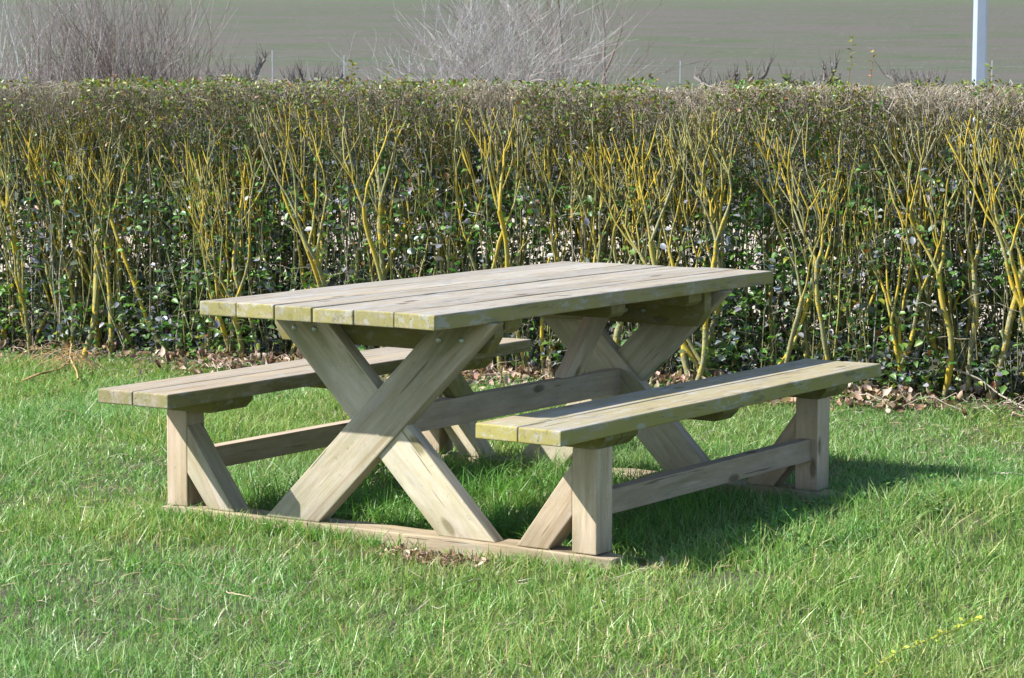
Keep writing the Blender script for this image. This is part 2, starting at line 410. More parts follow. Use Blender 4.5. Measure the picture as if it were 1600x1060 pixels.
# beams and battens under the top
def beam(name, x0, x1, y0, y1, z0, z1, m, grain=(1, 0, 0), ch=0, chz=None, lab=None):
    bm = bmesh.new()
    poly = [(x0+ch, z0), (x1-ch, z0), (x1, z0+(chz or ch)), (x1, z1), (x0, z1), (x0, z0+(chz or ch))] if ch else rect(x0, x1, z0, z1)
    board_bm(bm, poly, 1, y0, y1, grain, bev=.0035, warp=.0006)
    return fin(name, bm, m, label=lab)
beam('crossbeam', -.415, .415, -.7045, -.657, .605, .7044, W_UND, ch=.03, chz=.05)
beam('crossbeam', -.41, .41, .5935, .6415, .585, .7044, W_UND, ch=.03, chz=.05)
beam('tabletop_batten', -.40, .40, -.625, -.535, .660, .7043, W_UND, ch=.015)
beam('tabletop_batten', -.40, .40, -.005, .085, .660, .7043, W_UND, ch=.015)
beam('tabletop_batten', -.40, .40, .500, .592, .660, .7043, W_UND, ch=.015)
bolt(TBL, .10, .592, .63); bolt(TBL, .17, .592, .63)
# centre stretcher and its two braces
bm = bmesh.new(); board_bm(bm, rect(.008, .053, .330, .417), 1, -.704, .6415, (0, 1, 0), bev=.003, warp=.0006); fin('centre_stretcher', bm, W_POST)
for sg in (-1, 1):
    ys_ = [sg*.268, sg*.378, sg*.625, sg*.515]
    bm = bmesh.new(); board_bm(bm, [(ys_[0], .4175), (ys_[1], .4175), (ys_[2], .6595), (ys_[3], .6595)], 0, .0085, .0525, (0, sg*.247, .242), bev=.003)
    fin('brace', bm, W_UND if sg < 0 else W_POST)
# seat posts, slanted struts, battens and stretchers
for sx in (-1, 1):
    X = lambda a, b: sorted((sx*a, sx*b))
    for sy, ya, yb, ymir in ((-1, -.767, -.677, 0), (1, .655, .745, 1)):
        x0, x1 = X(.727, .810)
        bm = bmesh.new(); board_bm(bm, rect(x0, x1, ya, yb), 2, .0505, .3605, (0, 0, 1), bev=.004, warp=.0006); fin('seat_post', bm, W_POST)
        pts = [(sx*.7265, .315), (sx*.7265, .160), (sx*.642, .0505), (sx*.532, .0505)]
        bm = bmesh.new(); board_bm(bm, pts, 1, ya+.001+ymir*.01, yb-.012+ymir*.01, (sx*.195, 0, .265), bev=.004, warp=.0006); fin('seat_strut', bm, W_POST if sx > 0 else W_LEG)
        for (o0, o1) in ((-.006, .086), (.0885, .180)) if sy < 0 else ((-.006, .086), (.0885, .16)):
            a, b = X(.598, .842)
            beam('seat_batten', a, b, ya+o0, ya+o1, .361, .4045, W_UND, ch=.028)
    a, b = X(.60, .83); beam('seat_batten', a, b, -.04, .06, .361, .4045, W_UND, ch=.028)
    a, b = X(.742, .788)
    bm = bmesh.new(); board_bm(bm, rect(a, b, .152, .225), 1, -.6765, .6545, (0, 1, 0), bev=.003, warp=.0006); fin('seat_stretcher', bm, W_POST)
# skids
for y0, y1, x0, x1, zt in ((-.780, -.672, -.848, .864, .05), (.632, .750, -.85, .87, .05)):
    bm = bmesh.new()
    board_bm(bm, rect(x0, x1, -.03, zt), 1, y0, y1, (1, 0, 0), bev=.006, seg=3, warp=.0022)
    for v in bm.verts:
        e = min(v.co.x-x0, x1-v.co.x)
        if e < .03: v.co.z -= .010*(1-e/.03); v.co.y += (.02 if v.co.y < (y0+y1)/2 else -.02)*(1-e/.03)
        if v.co.z > .03 and v.co.y < y0+.02: v.co.y += .006*float(vnoise(v.co.x, y0, 5.0))
    fin('base_skid', bm, W_SKID)

# ------------------------------------------------------------------ grass
def proj_s(x, y):
    dx, dy = x-CAM[0], y-CAM[1]; return dx*-.546+dy*.838, dx*.838+dy*.546
def in_solid(x, y):
    """under posts, legs and skids"""
    k = (np.abs(x) < .86) & (((y > -.79) & (y < -.665)) | ((y > .625) & (y < .755)))
    return k
def scatter(n, s0, s1, margin):
    s = np.sqrt(rng.random(n)*(s1**2-s0**2)+s0**2); l = (rng.random(n)*2-1)*(s*.205+margin)
    return CAM[0]-.546*s+.838*l, CAM[1]+.838*s+.546*l, s
def blades(x, y, h, wd, lean, curl, cols, name, seg=3):
    n = len(x); z = lawn_h(x, y)-.004
    az_ = rng.random(n)*2*np.pi; d = np.stack([np.cos(az_), np.sin(az_)], 1)
    fa_ = rng.random(n)*np.pi; sd = np.stack([np.cos(fa_), np.sin(fa_), rng.normal(0, .15, n)], 1)
    ts = np.linspace(0, 1, seg+1)
    V = np.empty((n, 2*seg+1, 3)); C = np.empty((n, 2*seg+1, 3))
    for k, t_ in enumerate(ts):
        off = h*(lean*t_+curl*t_*t_); zz = h*np.maximum(t_*(1-.35*curl*t_), 0)
        c0 = np.stack([x+d[:, 0]*off, y+d[:, 1]*off, z+zz], 1)
        ww = (wd*(1-t_**1.8)*.5)[:, None]
        tint = .62+.38*min(1, t_*1.6)
        if k < seg:
            V[:, 2*k] = c0-sd*ww; V[:, 2*k+1] = c0+sd*ww; C[:, 2*k] = C[:, 2*k+1] = cols
        else: V[:, 2*k] = c0; C[:, 2*k] = cols
    b = (np.arange(n)*(2*seg+1))[:, None]
    Q = np.concatenate([b+np.array([2*k, 2*k+1, 2*k+3, 2*k+2]) for k in range(seg-1)], 0)
    T = b+np.array([2*seg-2, 2*seg-1, 2*seg])
    return mesh_np(name, V.reshape(-1, 3), [Q, T], M_GRASS, cols=C.reshape(-1, 3))
def pal(n, items):
    ws = np.array([i[0] for i in items], float); k = rng.choice(len(items), n, p=ws/ws.sum())
    c = np.array([i[1] for i in items])[k]
    return c*(1+rng.normal(0, .16, (n, 1)))*(1+rng.normal(0, .05, (n, 3)))
def edge_ok(x, y): # lawn ends at the bed, ragged
    return hv(x, y) < -.12+.25*(vnoise(x, y, 2.3)-.5)+.12*(vnoise(x, y, 7.3)-.5)+rng.normal(0, .05, len(x))
GP = [(5, (.155, .285, .06)), (3, (.20, .335, .085)), (2, (.12, .23, .05)), (2.4, (.28, .37, .13)), (1.6, (.35, .37, .14)), (.9, (.48, .41, .24))]
x, y, s = scatter(640000, 4.6, 13.6, 1.9)
dens = .50+.6*vnoise(x, y, 1.3)+.5*(vnoise(x+5, y+3, 5.1)-.5)-.5*(vnoise(x+40, y+3, 2.9) > .80)
dens *= np.clip(1.25-.035*(s-5), .7, 1.2)
bald = np.exp(-(((x-.28)/.35)**2+((y+.93)/.10)**2))+.8*np.exp(-(((x-1.02)/.09)**2+((y+.72)/.07)**2))
dens -= bald*1.0
keep = (rng.random(len(x)) < dens) & ~in_solid(x, y) & edge_ok(x, y)
x, y, s, bald = x[keep], y[keep], s[keep], bald[keep]; n = len(x)
pn = vnoise(x, y, 1.7); pn2 = vnoise(x+31, y+11, 4.3)
h = (.017+.052*pn*pn+.024*pn2)*(.5+1.0*rng.random(n))
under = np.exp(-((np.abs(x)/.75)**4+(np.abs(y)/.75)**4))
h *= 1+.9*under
h *= 1+.5*np.exp(-((np.abs(x-1.05)/.35)**4+(np.abs(y-.2)/.9)**4))
cols = pal(n, GP)
yel = np.clip((vnoise(x+77, y+13, 2.1)-.5)*2.2, 0, .8)[:, None]*rng.random((n, 1))
cols = cols*(1-yel)+yel*np.array([.20, .25, .07])
br = np.clip(bald*1.5, 0, 1)[:, None]*rng.random((n, 1)); cols = cols*(1-br)+br*np.array([.30, .27, .11])
bl = np.clip((vnoise(x+17, y+53, 1.1)-.45)*1.6, 0, .6)[:, None]; cols = cols*(1-bl)+bl*cols*np.array([.80, 1.0, 1.35])
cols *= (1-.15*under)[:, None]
wd = (.0027+.0018*rng.random(n))*(1+.05*(s-6).clip(0))
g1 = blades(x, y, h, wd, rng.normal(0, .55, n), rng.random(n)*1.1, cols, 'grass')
tag(g1, 'short green lawn grass around the picnic table', 'grass', kind='stuff')
# longer tufts: in clumps
nc = 760
cx, cy, cs = scatter(nc, 4.8, 12.6, 1.5)
ex = rng.random(190)*1.5-.72; ey = rng.random(190)*1.25-.62
ex2 = .95+rng.random(80)*.5; ey2 = rng.random(80)*2.2-.7
ex3 = np.r_[rng.random(46)*1.0-.88, rng.random(16)*.45+.48]; ey3 = -.812-.03*rng.random(62)
cx = np.r_[cx, ex, ex2, ex3]; cy = np.r_[cy, ey, ey2, ey3]; big = np.r_[np.zeros(nc), np.ones(190), np.full(80, .6), np.full(62, -.15)]
per = 34; x = np.repeat(cx, per)+rng.normal(0, .035, len(cx)*per); y = np.repeat(cy, per)+rng.normal(0, .035, len(cx)*per)
bg_ = np.repeat(big, per); sc_ = np.repeat(.7+.6*rng.random(len(cx)), per); k = ~in_solid(x, y) & edge_ok(x, y)
x, y, bg_, sc_ = x[k], y[k], bg_[k], sc_[k]; n = len(x)
h = (.055+.055*bg_)*sc_*(.5+.8*rng.random(n))
cols = pal(n, [(5, (.12, .28, .05)), (3, (.085, .22, .04)), (1, (.20, .34, .09))])
g2 = blades(x, y, h, .0030+.0018*rng.random(n), rng.normal(0, .35, n), .2+rng.random(n)*1.1, cols, 'grass_tufts', seg=4)
tag(g2, 'longer darker grass tufts under the table and scattered in the lawn', 'grass', kind='stuff')
# straw bits lying in the lawn
n = 3600; x, y, s = scatter(n, 4.8, 12.5, .5); k = ~in_solid(x, y) & (hv(x, y) < -.1); x, y = x[k], y[k]; n = len(x)
a = rng.random(n)*6.28; L = .02+.07*rng.random(n)**2; z0 = lawn_h(x, y)+.012+.02*rng.random(n)
P = np.stack([np.stack([x+np.cos(a)*L*q, y+np.sin(a)*L*q, z0+.006*np.sin(q*3+a)+rng.normal(0, .012, n)*q], 1) for q in (-.5, 0, .5)], 1)
V, Q = tubes(P, np.tile(np.array([.0009, .0013, .0007]), (n, 1)), 3)
st_ = mesh_np('dry_straw', V, [Q], M_DRY, cols=np.repeat(pal(n, [(1, (.42, .34, .22)), (1, (.30, .22, .14)), (.6, (.5, .46, .38))]), 9, 0))
tag(st_, 'dry straw and stalk bits strewn through the lawn', 'straw', kind='stuff')

# ------------------------------------------------------------------ leaves (vectorised)
LT = np.array([[0, 0, 0], [-.26, .28, .05], [0, .28, -.02], [.26, .28, .05], [-.24, .66, .05], [0, .68, -.03], [.24, .66, .05], [0, 1, -.10]])
LQ = np.array([[1, 2, 5, 4], [2, 3, 6, 5]]); LTR = np.array([[0, 2, 1], [0, 3, 2], [4, 5, 7], [5, 6, 7]])
def rotm(az_, el, ro):
    ca, sa, ce, se, cr, sr = np.cos(az_), np.sin(az_), np.cos(el), np.sin(el), np.cos(ro), np.sin(ro)
    f = np.stack([ca*ce, sa*ce, se], 1); r0 = np.stack([sa, -ca, 0*sa], 1); u0 = np.cross(r0, f)
    r = r0*cr[:, None]+u0*sr[:, None]; u = -r0*sr[:, None]+u0*cr[:, None]
    return r, f, u
def leaves(P, L, wid, az_, el, ro, cols, curl=1.0, T=LT):
    r, f, u = rotm(az_, el, ro); n = len(P)
    cu = np.broadcast_to(np.asarray(curl), (n,))[:, None, None]
    V = P[:, None]+L[:, None, None]*(r[:, None]*T[None, :, 0:1]*wid+f[:, None]*T[None, :, 1:2]+u[:, None]*T[None, :, 2:3]*cu)
    b = (np.arange(n)*len(T))[:, None, None]
    return V.reshape(-1, 3), (b+LQ[None]).reshape(-1, 4), (b+LTR[None]).reshape(-1, 3), np.repeat(cols, len(T), 0)

# low weeds in the shade by the benches
n = 5200; cl_n = 330; cx = np.r_[.92+rng.random(220)*.52, rng.random(110)*1.2-.6]; cy = np.r_[-.55+rng.random(220)*1.6, rng.random(110)*1.2-.6]
k = rng.integers(0, cl_n, n); x = cx[k]+rng.normal(0, .025, n); y = cy[k]+rng.normal(0, .025, n); kk = ~in_solid(x, y); x, y, k = x[kk], y[kk], k[kk]; n = len(x)
P = np.stack([x, y, lawn_h(x, y)+.01+rng.random(n)*(.025+.04*(k % 5 == 0))], 1)
V, Q, T, C = leaves(P, .010+.010*rng.random(n), 1.15, rng.random(n)*6.28, rng.normal(.3, .4, n), rng.normal(0, .5, n), pal(n, [(1, (.075, .17, .04)), (1, (.11, .21, .07))]))
o = mesh_np('low_weeds', V, [Q, T], M_WEED, cols=C); tag(o, 'low round leaved weeds in the shade beside the near bench', 'weeds', kind='stuff')

# ------------------------------------------------------------------ hedge
HZ = 1.392
H = empty('hedge', (float(hpos(2.5, .4)[0]), float(hpos(2.5, .4)[1]), .03), 'long clipped privet hedge with bare yellow lichened stems across the back of the lawn', 'hedge')
bpy.context.view_layer.update()
U0, U1 = -1.6, 7.0
def grow(p, d, r, ln, step=.035, wob=.10, upb=.06, zmax=None, r_end=None):
    pts = [p.copy()]; rs = [r]; n = max(3, int(ln/step)); re = r_end or r*.75
    for i in range(n):
        d = d+np.array([random.gauss(0, wob), random.gauss(0, wob), random.gauss(0, wob*.5)+upb]); d /= np.linalg.norm(d)
        p = p+d*step; pts.append(p.copy()); rs.append((r+(re-r)*(i+1)/n)*(1+random.uniform(-.17, .2)))
        if zmax and p[2] > zmax: break
    return pts, rs, p, d
def shrub(u, v, big):
    """woody skeleton of one hedge plant: list of (pts, radii, lichen)"""
    out = []; x, y = hpos(u, v)
    nm = random.choice((1, 1, 2)) if big else random.choice((1, 2, 3))
    for _ in range(nm):
        r = random.uniform(.009, .0165) if big else random.uniform(.005, .009)
        le = random.gauss(0, .38)
        d = np.array([HE[0]*le, HE[1]*le, 1.0])+np.array([0, random.uniform(-.15, .12), 0]); d /= np.linalg.norm(d)
        p = np.array([x+random.gauss(0, .02), y+random.gauss(0, .02), .0])
        pts, rs, p1, d1 = grow(p, d, r, random.uniform(.2, .95), wob=.085, r_end=r*.88)
        out.append((pts, rs))
        stack = [(p1, d1, r*.86, 0)]
        while stack:
            q, dq, rq, lv = stack.pop()
            zt = q[2]
            if zt > 1.20 or lv > 3 or rq < .0020: continue
            nb = 2 if random.random() < .75 else 3
            if lv >= 1: nb = random.choice((2, 2, 3))
            if lv >= 2: nb = random.choice((1, 2, 2, 3))
            base = random.uniform(-1, 1)
            for b in range(nb):
                sp = random.uniform(.12, .52)*(1 if b % 2 else -1)+random.uniform(-.1, .1)
                dd = dq*.75+np.array([HE[0]*sp, HE[1]*sp, .35])+np.array([0, random.uniform(-.28, .25), 0]); dd /= np.linalg.norm(dd)
                rb = max(rq*random.uniform(.58, .88), .0032)
                ln = random.uniform(.14, .38) if lv < 2 else random.uniform(.08, .22)
                a_, b_, c__, e_ = grow(q-dq*rq*.5, dd, rb, ln, wob=.085, upb=.09, zmax=1.27, r_end=rb*.72)
                out.append((a_, b_)); stack.append((c__, e_, rb*.72, lv+1))
    return out
def shrub_mesh(name, sets, tone, lich, k=7, ns=13, kind=None):
    P = []; Rr = []
    for pts, rs in sets:
        a_, b_ = resample(pts, rs, ns); P.append(a_); Rr.append(b_)
    P = np.array(P); Rr = np.array(Rr); V, Q = tubes(P, Rr, k)
    o = mesh_np(name, V, [Q], M_BARK, H, cols=np.tile(np.array(tone), (len(V), 1)))
    li = o.data.attributes.new('lich', 'FLOAT', 'POINT')
    zf = V[:, 2]; base = np.clip((zf-.05)/.3, 0, 1)*np.clip((1.30-zf)/.2, .2, 1)
    li.data.foreach_set('value', (np.repeat(lich*(.30+1.05*rng.random(len(P)))-.25*(rng.random(len(P)) < .3), ns*k)*(.35+.65*base)).astype(np.float32))
    if kind: o['kind'] = kind
    return o, P
tips = []
front_n = 82
us = np.linspace(U0, U1, front_n)+rng.normal(0, .028, front_n)
for i, u in enumerate(us):
    for row, v in enumerate((random.uniform(.0, .22), random.uniform(.24, .42))):
        uu = u+(0 if row == 0 else .08)
        sets = shrub(uu, v, row == 0 or random.random() < .4)
        tone = random.choice(((.25, .245, .12), (.21, .215, .09), (.31, .29, .16)))
        if row == 0 or i % 5 == 0:
            o, P = shrub_mesh('stem', sets, tone, random.choice((.45, .75, .95, 1.15)) if row == 0 else random.choice((.3, .6, .9)))
        tips.append(P[:, -1])
back = []
for u in np.linspace(U0, U1, 110): back += shrub(u+random.uniform(-.05, .05), random.uniform(.42, .85), random.random() < .3)
o, P = shrub_mesh('inner_stems', back, (.27, .255, .11), .7, k=5, ns=8, kind='stuff')
o['label'] = 'thin olive stems deep inside the hedge'
# straight suckers
def rods(n, v0, v1, z0, z1, r0, r1, lean=.12, S_=6):
    u = U0+rng.random(n)*(U1-U0); v = v0+rng.random(n)*(v1-v0); x, y = hpos(u, v)
    zb = z0[0]+rng.random(n)*(z0[1]-z0[0]); zt = z1[0]+rng.random(n)*(z1[1]-z1[0])
    lx = rng.normal(0, lean, n); ly = rng.normal(0, lean*.6, n); bx = rng.normal(0, .025, n); by = rng.normal(0, .02, n); rr = r0+rng.random(n)*(r1-r0)
    P = []; Rr = []
    for q in np.linspace(0, 1, S_):
        b = np.sin(q*3.14)
        P.append(np.stack([x+lx*(zt-zb)*q+bx*b+rng.normal(0, .004, n), y+ly*(zt-zb)*q+by*b+rng.normal(0, .004, n), zb+(zt-zb)*q], 1)); Rr.append(rr*(1-.55*q))
    return np.stack(P, 1), np.stack(Rr, 1)
P, Rr = rods(1150, .0, .8, (0, .25), (.7, 1.32), .0016, .0040); V, Q = tubes(P, Rr, 5)
cols = np.repeat(pal(len(P), [(2, (.30, .28, .16)), (3, (.20, .20, .08)), (.8, (.44, .40, .32)), (1.5, (.30, .28, .08))]), 30, 0)
o = mesh_np('suckers', V, [Q], M_TWIG, H, cols=cols); o['kind'] = 'stuff'; o['label'] = 'thin upright suckers between the hedge stems'
# side twigs in the stem zone, tangled
n = 10000; u = U0+rng.random(n)*(U1-U0); v = rng.random(n)*.8; x, y = hpos(u, v); z = .05+1.15*rng.random(n)
a = rng.random(n)*6.28; el = rng.normal(.7, .6, n); L = .05+.14*rng.random(n); dirv = np.stack([np.cos(a)*np.cos(el), np.sin(a)*np.cos(el), np.sin(el)], 1)
P = np.stack([np.stack([x, y, z], 1)+dirv*(L*q)[:, None]+rng.normal(0, .006, (n, 3)) for q in (0, .33, .66, 1)], 1)
V, Q = tubes(P, np.outer(.0011+.0014*rng.random(n), [1, .85, .7, .45]), 4)
o = mesh_np('side_twigs', V, [Q], M_TWIG, H, cols=np.repeat(pal(n, [(2, (.30, .27, .18)), (2.5, (.20, .20, .09)), (1, (.44, .40, .33))]), 16, 0)); o['kind'] = 'stuff'
# dense clipped crown of fine grey twigs
n = 33000; u = U0+rng.random(n)*(U1-U0); v = -.03+rng.random(n)**1.25*.86; x, y = hpos(u, v)
top = HZ+.030*(vnoise(u, v, 2.1)-.5)+.026*(vnoise(u, v, 9)-.5)+.012*(rng.random(n) < .03)
depth = np.abs(rng.normal(0, .095, n))+.012; depth *= .55+.95*vnoise(u, v*.3, 2.7); depth = np.where(rng.random(n) < .35, rng.random(n)*.05+.01, depth); L = .03+.075*rng.random(n)
a = rng.random(n)*6.28; el = np.abs(rng.normal(1.05, .5, n)); dirv = np.stack([np.cos(a)*np.cos(el), np.sin(a)*np.cos(el), np.sin(el)], 1)
zt = top-depth+.02*rng.random(n); z = np.minimum(zt, top)-L*np.sin(el)
sag = rng.normal(0, .006, (n, 3))
P = np.stack([np.stack([x, y, z], 1)+dirv*(L*q)[:, None]+sag*math.sin(q*3.14)*1.5 for q in (0, .5, 1)], 1)
V, Q = tubes(P, np.outer(.0010+.0010*rng.random(n), [1.1, .95, .75]), 3)
o = mesh_np('clipped_twigs', V, [Q], M_TWIG, H, cols=np.repeat(pal(n, [(4, (.40, .34, .27)), (2, (.30, .24, .17)), (2, (.54, .48, .40)), (1.5, (.28, .26, .12))]), 9, 0)); o['kind'] = 'stuff'; o['label'] = 'dense grey brown clipped twigs along the hedge top'
# leaves in clumps, heavier low down
GL = [(2.6, (.065, .15, .04)), (4, (.11, .21, .06)), (2.5, (.18, .28, .08)), (2.4, (.18, .215, .19)), (2.0, (.22, .225, .26)), (.7, (.21, .23, .03)), (.4, (.16, .07, .03))]  # greens, plus blue-grey tones that paint the sky's reflection into the leaf colour
nc = 7000; cu = U0+rng.random(nc)*(U1-U0); cv = .10+rng.random(nc)**.8*.80; cz = .08+rng.beta(1.15, 1.75, nc)*1.2
dn_ = vnoise(cu+3, cz*1.6, 2.4); kk = rng.random(nc) < np.clip((-.24+1.5*(dn_-.2)+.28*(cz < .55)+.25*(cu > 3.4)*(cz < .8)+.75*(cv > .5)+.35*((cz > .75)*(cv > .25))), .07, 1)*np.where((np.abs(cu-1.55) < .16) & (cz > .45) & (cz < .9), .12, 1); cu, cv, cz = cu[kk], cv[kk], cz[kk]; nc = len(cu)
per = 18; n = nc*per; u = np.repeat(cu, per)+rng.normal(0, .05, n); v = np.clip(np.repeat(cv, per)+rng.normal(0, .05, n), -.05, .9); z = np.clip(np.repeat(cz, per)+rng.normal(0, .06, n), .05, 1.36); z = np.where(rng.random(n) < .12, .75+.6*rng.random(n), z)
x, y = hpos(u, v)
kt = np.repeat(rng.choice(3, nc, p=[.46, .26, .28]), per)
c = pal(n, GL); c2 = pal(n, [(4, (.21, .235, .27)), (2, (.13, .19, .15)), (2, (.23, .22, .27))]); c3 = pal(n, [(3, (.08, .19, .035)), (1, (.13, .22, .04))])  # c2: clumps with sky reflection painted in as blue-grey
mk = rng.random(n) < .75; c = np.where(((kt == 1) & mk)[:, None], c2, c); c = np.where(((kt == 2) & mk)[:, None], c3, c)
fn = int(n*.13); x[:fn], y[:fn] = hpos(u[:fn], -.06+.30*rng.random(fn)); z[:fn] = .06+(z[:fn]-.06)*.78
V, Q, T, C = leaves(np.stack([x, y, z], 1), .024+.024*rng.random(n), 1.15, rng.random(n)*6.28, rng.normal(.15, .55, n), rng.normal(0, .6, n), c, 1+rng.random(n)*2)
o = mesh_np('leaves', V, [Q, T], M_LEAF, H, cols=C); o['kind'] = 'stuff'; o['label'] = 'small glossy privet leaves, green, some with sky reflection painted in blue grey'
# leaves on the crown
n = 24000; u = U0+rng.random(n)*(U1-U0); v = -.05+rng.random(n)**1.5*.85; x, y = hpos(u, v)
msk = vnoise(u, v+7, 3.0) > .30+.2*rng.random(n); u, v, x, y = u[msk], v[msk], x[msk], y[msk]; n = len(u)
z = HZ+.004+.05*(vnoise(u, v, 4.7)-.5)+.03*(vnoise(u+9, v, 13)-.5)-np.abs(rng.normal(0, .11, n))
V, Q, T, C = leaves(np.stack([x, y, z], 1), .014+.018*rng.random(n), .95, rng.random(n)*6.28, rng.normal(.4, .5, n), rng.normal(0, .6, n), pal(n, [(4, (.15, .20, .035)), (3, (.20, .21, .04)), (1.2, (.20, .10, .04)), (1.5, (.08, .17, .04))]), 1+rng.random(n)*2)
o = mesh_np('crown_leaves', V, [Q, T], M_LEAF, H, cols=C); o['kind'] = 'stuff'; o['label'] = 'olive and reddish leaves on the clipped hedge top'
# shoots standing above the clipped top
def shoot(px, top_y, hy, nl, side=0, sc=1.0, cols_=None, sd=12.2):
    base = pix(px, 150, sd); base[2] = HZ-.05; tip = pix(px+side, top_y, sd)
    n_ = 7; P = np.array([base+(tip-base)*q+np.array([.004*math.sin(q*5+px), 0, 0]) for q in np.linspace(0, 1, n_)])
    V1, Q1 = tubes(P[None], np.linspace(.0022, .001, n_)[None], 5); C1 = np.tile(np.array([.22, .15, .07]), (len(V1), 1))
    ks = np.linspace(.45, 1, nl); PP = np.array([base+(tip-base)*q for q in ks]); a_ = np.arange(nl)*2.4+px
    V2, Q2, T2, C2 = leaves(PP, (.026+.012*rng.random(nl))*sc, 1.0, a_, np.full(nl, .35), rng.normal(0, .4, nl), pal(nl, cols_ or [(1, (.13, .17, .03)), (1, (.20, .20, .03))]), 1.5)
    k = len(V1)
    return mesh_np('shoot', np.r_[V1, V2], [Q1, Q2+k, T2+k], M_LEAF, H, cols=np.r_[C1, C2])
shoot(1324, 60, 0, 9, 8); shoot(1360, 82, 0, 6, 4, 1.0, [(1, (.30, .27, .03)), (.6, (.40, .17, .05))]); shoot(1303, 112, 0, 6); shoot(1547, 104, 0, 7); shoot(1170, 108, 0, 5)
shoot(548, 98, 0, 10, 4, 1.1, sd=12.7); shoot(604, 106, 0, 6, 2, sd=12.6); shoot(1232, 118, 0, 6); shoot(42, 116, 0, 5, sd=13); shoot(625, 118, 0, 8, 12, sd=12.6); shoot(1462, 125, 0, 5); shoot(880, 122, 0, 8, sd=12.3)

# ------------------------------------------------------------------ litter under the hedge
n = 6000; u = U0+rng.random(n)*(U1-U0); v = rng.normal(-.02, .17, n)+.25*(rng.random(n) < .35); x, y = hpos(u, v)
dn_ = vnoise(u, v, 2.2); k = rng.random(n) < np.clip(2.2*(dn_-.3)+.35*(u > 3.4), .12, 1); x, y, u, v = x[k], y[k], u[k], v[k]; n = len(x)
LT2 = np.array([[0, 0, 0], [-.40, .22, .16], [0, .30, -.05], [.42, .30, .10], [-.34, .62, .10], [0, .70, .06], [.30, .74, .20], [0, 1, .26]])
P = np.stack([x, y, .045+rng.random(n)*.05*np.exp(-(v/.25)**2)], 1)
V, Q, T, C = leaves(P, (.020+.030*rng.random(n)), .9, rng.random(n)*6.28, rng.normal(.1, .45, n), rng.normal(0, .7, n), pal(n, [(3, (.40, .29, .215)), (3, (.27, .175, .12)), (2.2, (.50, .39, .31)), (2, (.14, .085, .055))]), rng.normal(1.6, 1.3, n), LT2)
o = mesh_np('leaf_litter', V, [Q, T], M_DRY, cols=C); tag(o, 'brown curled dead leaves lying along the foot of the hedge', 'dead leaves', kind='stuff')
n = 620; q = rng.random(n) < .7; x = np.where(q, .10+.42*rng.random(n), .90+.16*rng.random(n)); y = np.where(q, -.84-.15*rng.random(n), -.80+.16*rng.random(n))
P = np.stack([x, y, lawn_h(x, y)+.004+.012*rng.random(n)], 1)
V, Q, T, C = leaves(P, .008+.018*rng.random(n), .8, rng.random(n)*6.28, rng.normal(0, .3, n), rng.normal(0, .5, n), pal(n, [(2, (.30, .19, .14)), (2, (.20, .13, .09)), (1, (.46, .38, .28))]), rng.normal(1, .8, n), LT2)
o = mesh_np('bark_crumbs', V, [Q, T], M_DRY, cols=C); tag(o, 'reddish brown crumbs of dead leaf and bark on the bare patch before the base board', 'debris', kind='stuff')
# green weeds at the bed edge
n = 4200; cu = U0+rng.random(150)*(U1-U0); cv = rng.normal(-.12, .08, 150); k = rng.integers(0, 150, n); u = cu[k]+rng.normal(0, .035, n); v = cv[k]+rng.normal(0, .03, n); x, y = hpos(u, v)
P = np.stack([x, y, .03+rng.random(n)*.05], 1)
V, Q, T, C = leaves(P, .010+.012*rng.random(n), 1.1, rng.random(n)*6.28, rng.normal(.3, .4, n), rng.normal(0, .5, n), pal(n, [(1, (.08, .19, .04)), (1, (.13, .25, .06))]))
o = mesh_np('bed_edge_weeds', V, [Q, T], M_WEED, cols=C); tag(o, 'small green weeds between the lawn edge and the dead leaves', 'weeds', kind='stuff')
n = 380; u = U0+rng.random(n)*(U1-U0); v = rng.normal(-.02, .2, n); x, y = hpos(u, v); a = rng.random(n)*6.28; L = .06+.20*rng.random(n)
P = np.stack([np.stack([x+np.cos(a)*L*q, y+np.sin(a)*L*q*.6, .06+.05*np.sin((q+.5)*3.14)*rng.random(n)+rng.normal(0, .006, n)], 1) for q in np.linspace(-.5, .5, 5)], 1)
V, Q = tubes(P, np.outer(.0012+.002*rng.random(n), [1, 1, .9, .8, .6]), 4)
o = mesh_np('fallen_twigs', V, [Q], M_TWIG, cols=np.repeat(pal(n, [(1, (.36, .30, .24)), (1, (.24, .18, .13))]), 20, 0)); tag(o, 'thin fallen twigs among the dead leaves under the hedge', 'twigs', kind='stuff')

# ------------------------------------------------------------------ single sticks and sprigs
def ground_pix(px, py, z=.03):
    d = fw + rt*(px-800)/FPX + up*(530-py)/FPX; t_ = (z-CAM[2])/d[2]; return CAM+t_*d
def stick(name, pix_pts, r0, r1, col, label, cat, zs=None, group=None, k=6):
    P = np.array([ground_pix(a, b, (zs[i] if zs else .05)) for i, (a, b) in enumerate(pix_pts)])
    # smooth
    t0 = np.linspace(0, 1, len(P)); t1 = np.linspace(0, 1, 18)
    Q_ = np.stack([np.interp(t1, t0, P[:, i]) for i in range(3)], 1)
    for _ in range(3): Q_[1:-1] = (Q_[:-2]+Q_[1:-1]*2+Q_[2:])/4
    Q_ += rng.normal(0, .0012, Q_.shape)
    V, F = tubes(Q_[None], np.linspace(r0, r1, 18)[None], k)
    o = mesh_np(name, V, [F], M_TWIG, cols=np.tile(np.array(col), (len(V), 1)))
    return tag(o, label, cat, group)
stick('twig', [(1238, 782), (1290, 785), (1345, 794), (1392, 812)], .0018, .0009, (.42, .33, .22), 'long thin tan twig arching over the grass right of the near bench', 'twig', [.05, .085, .08, .04])
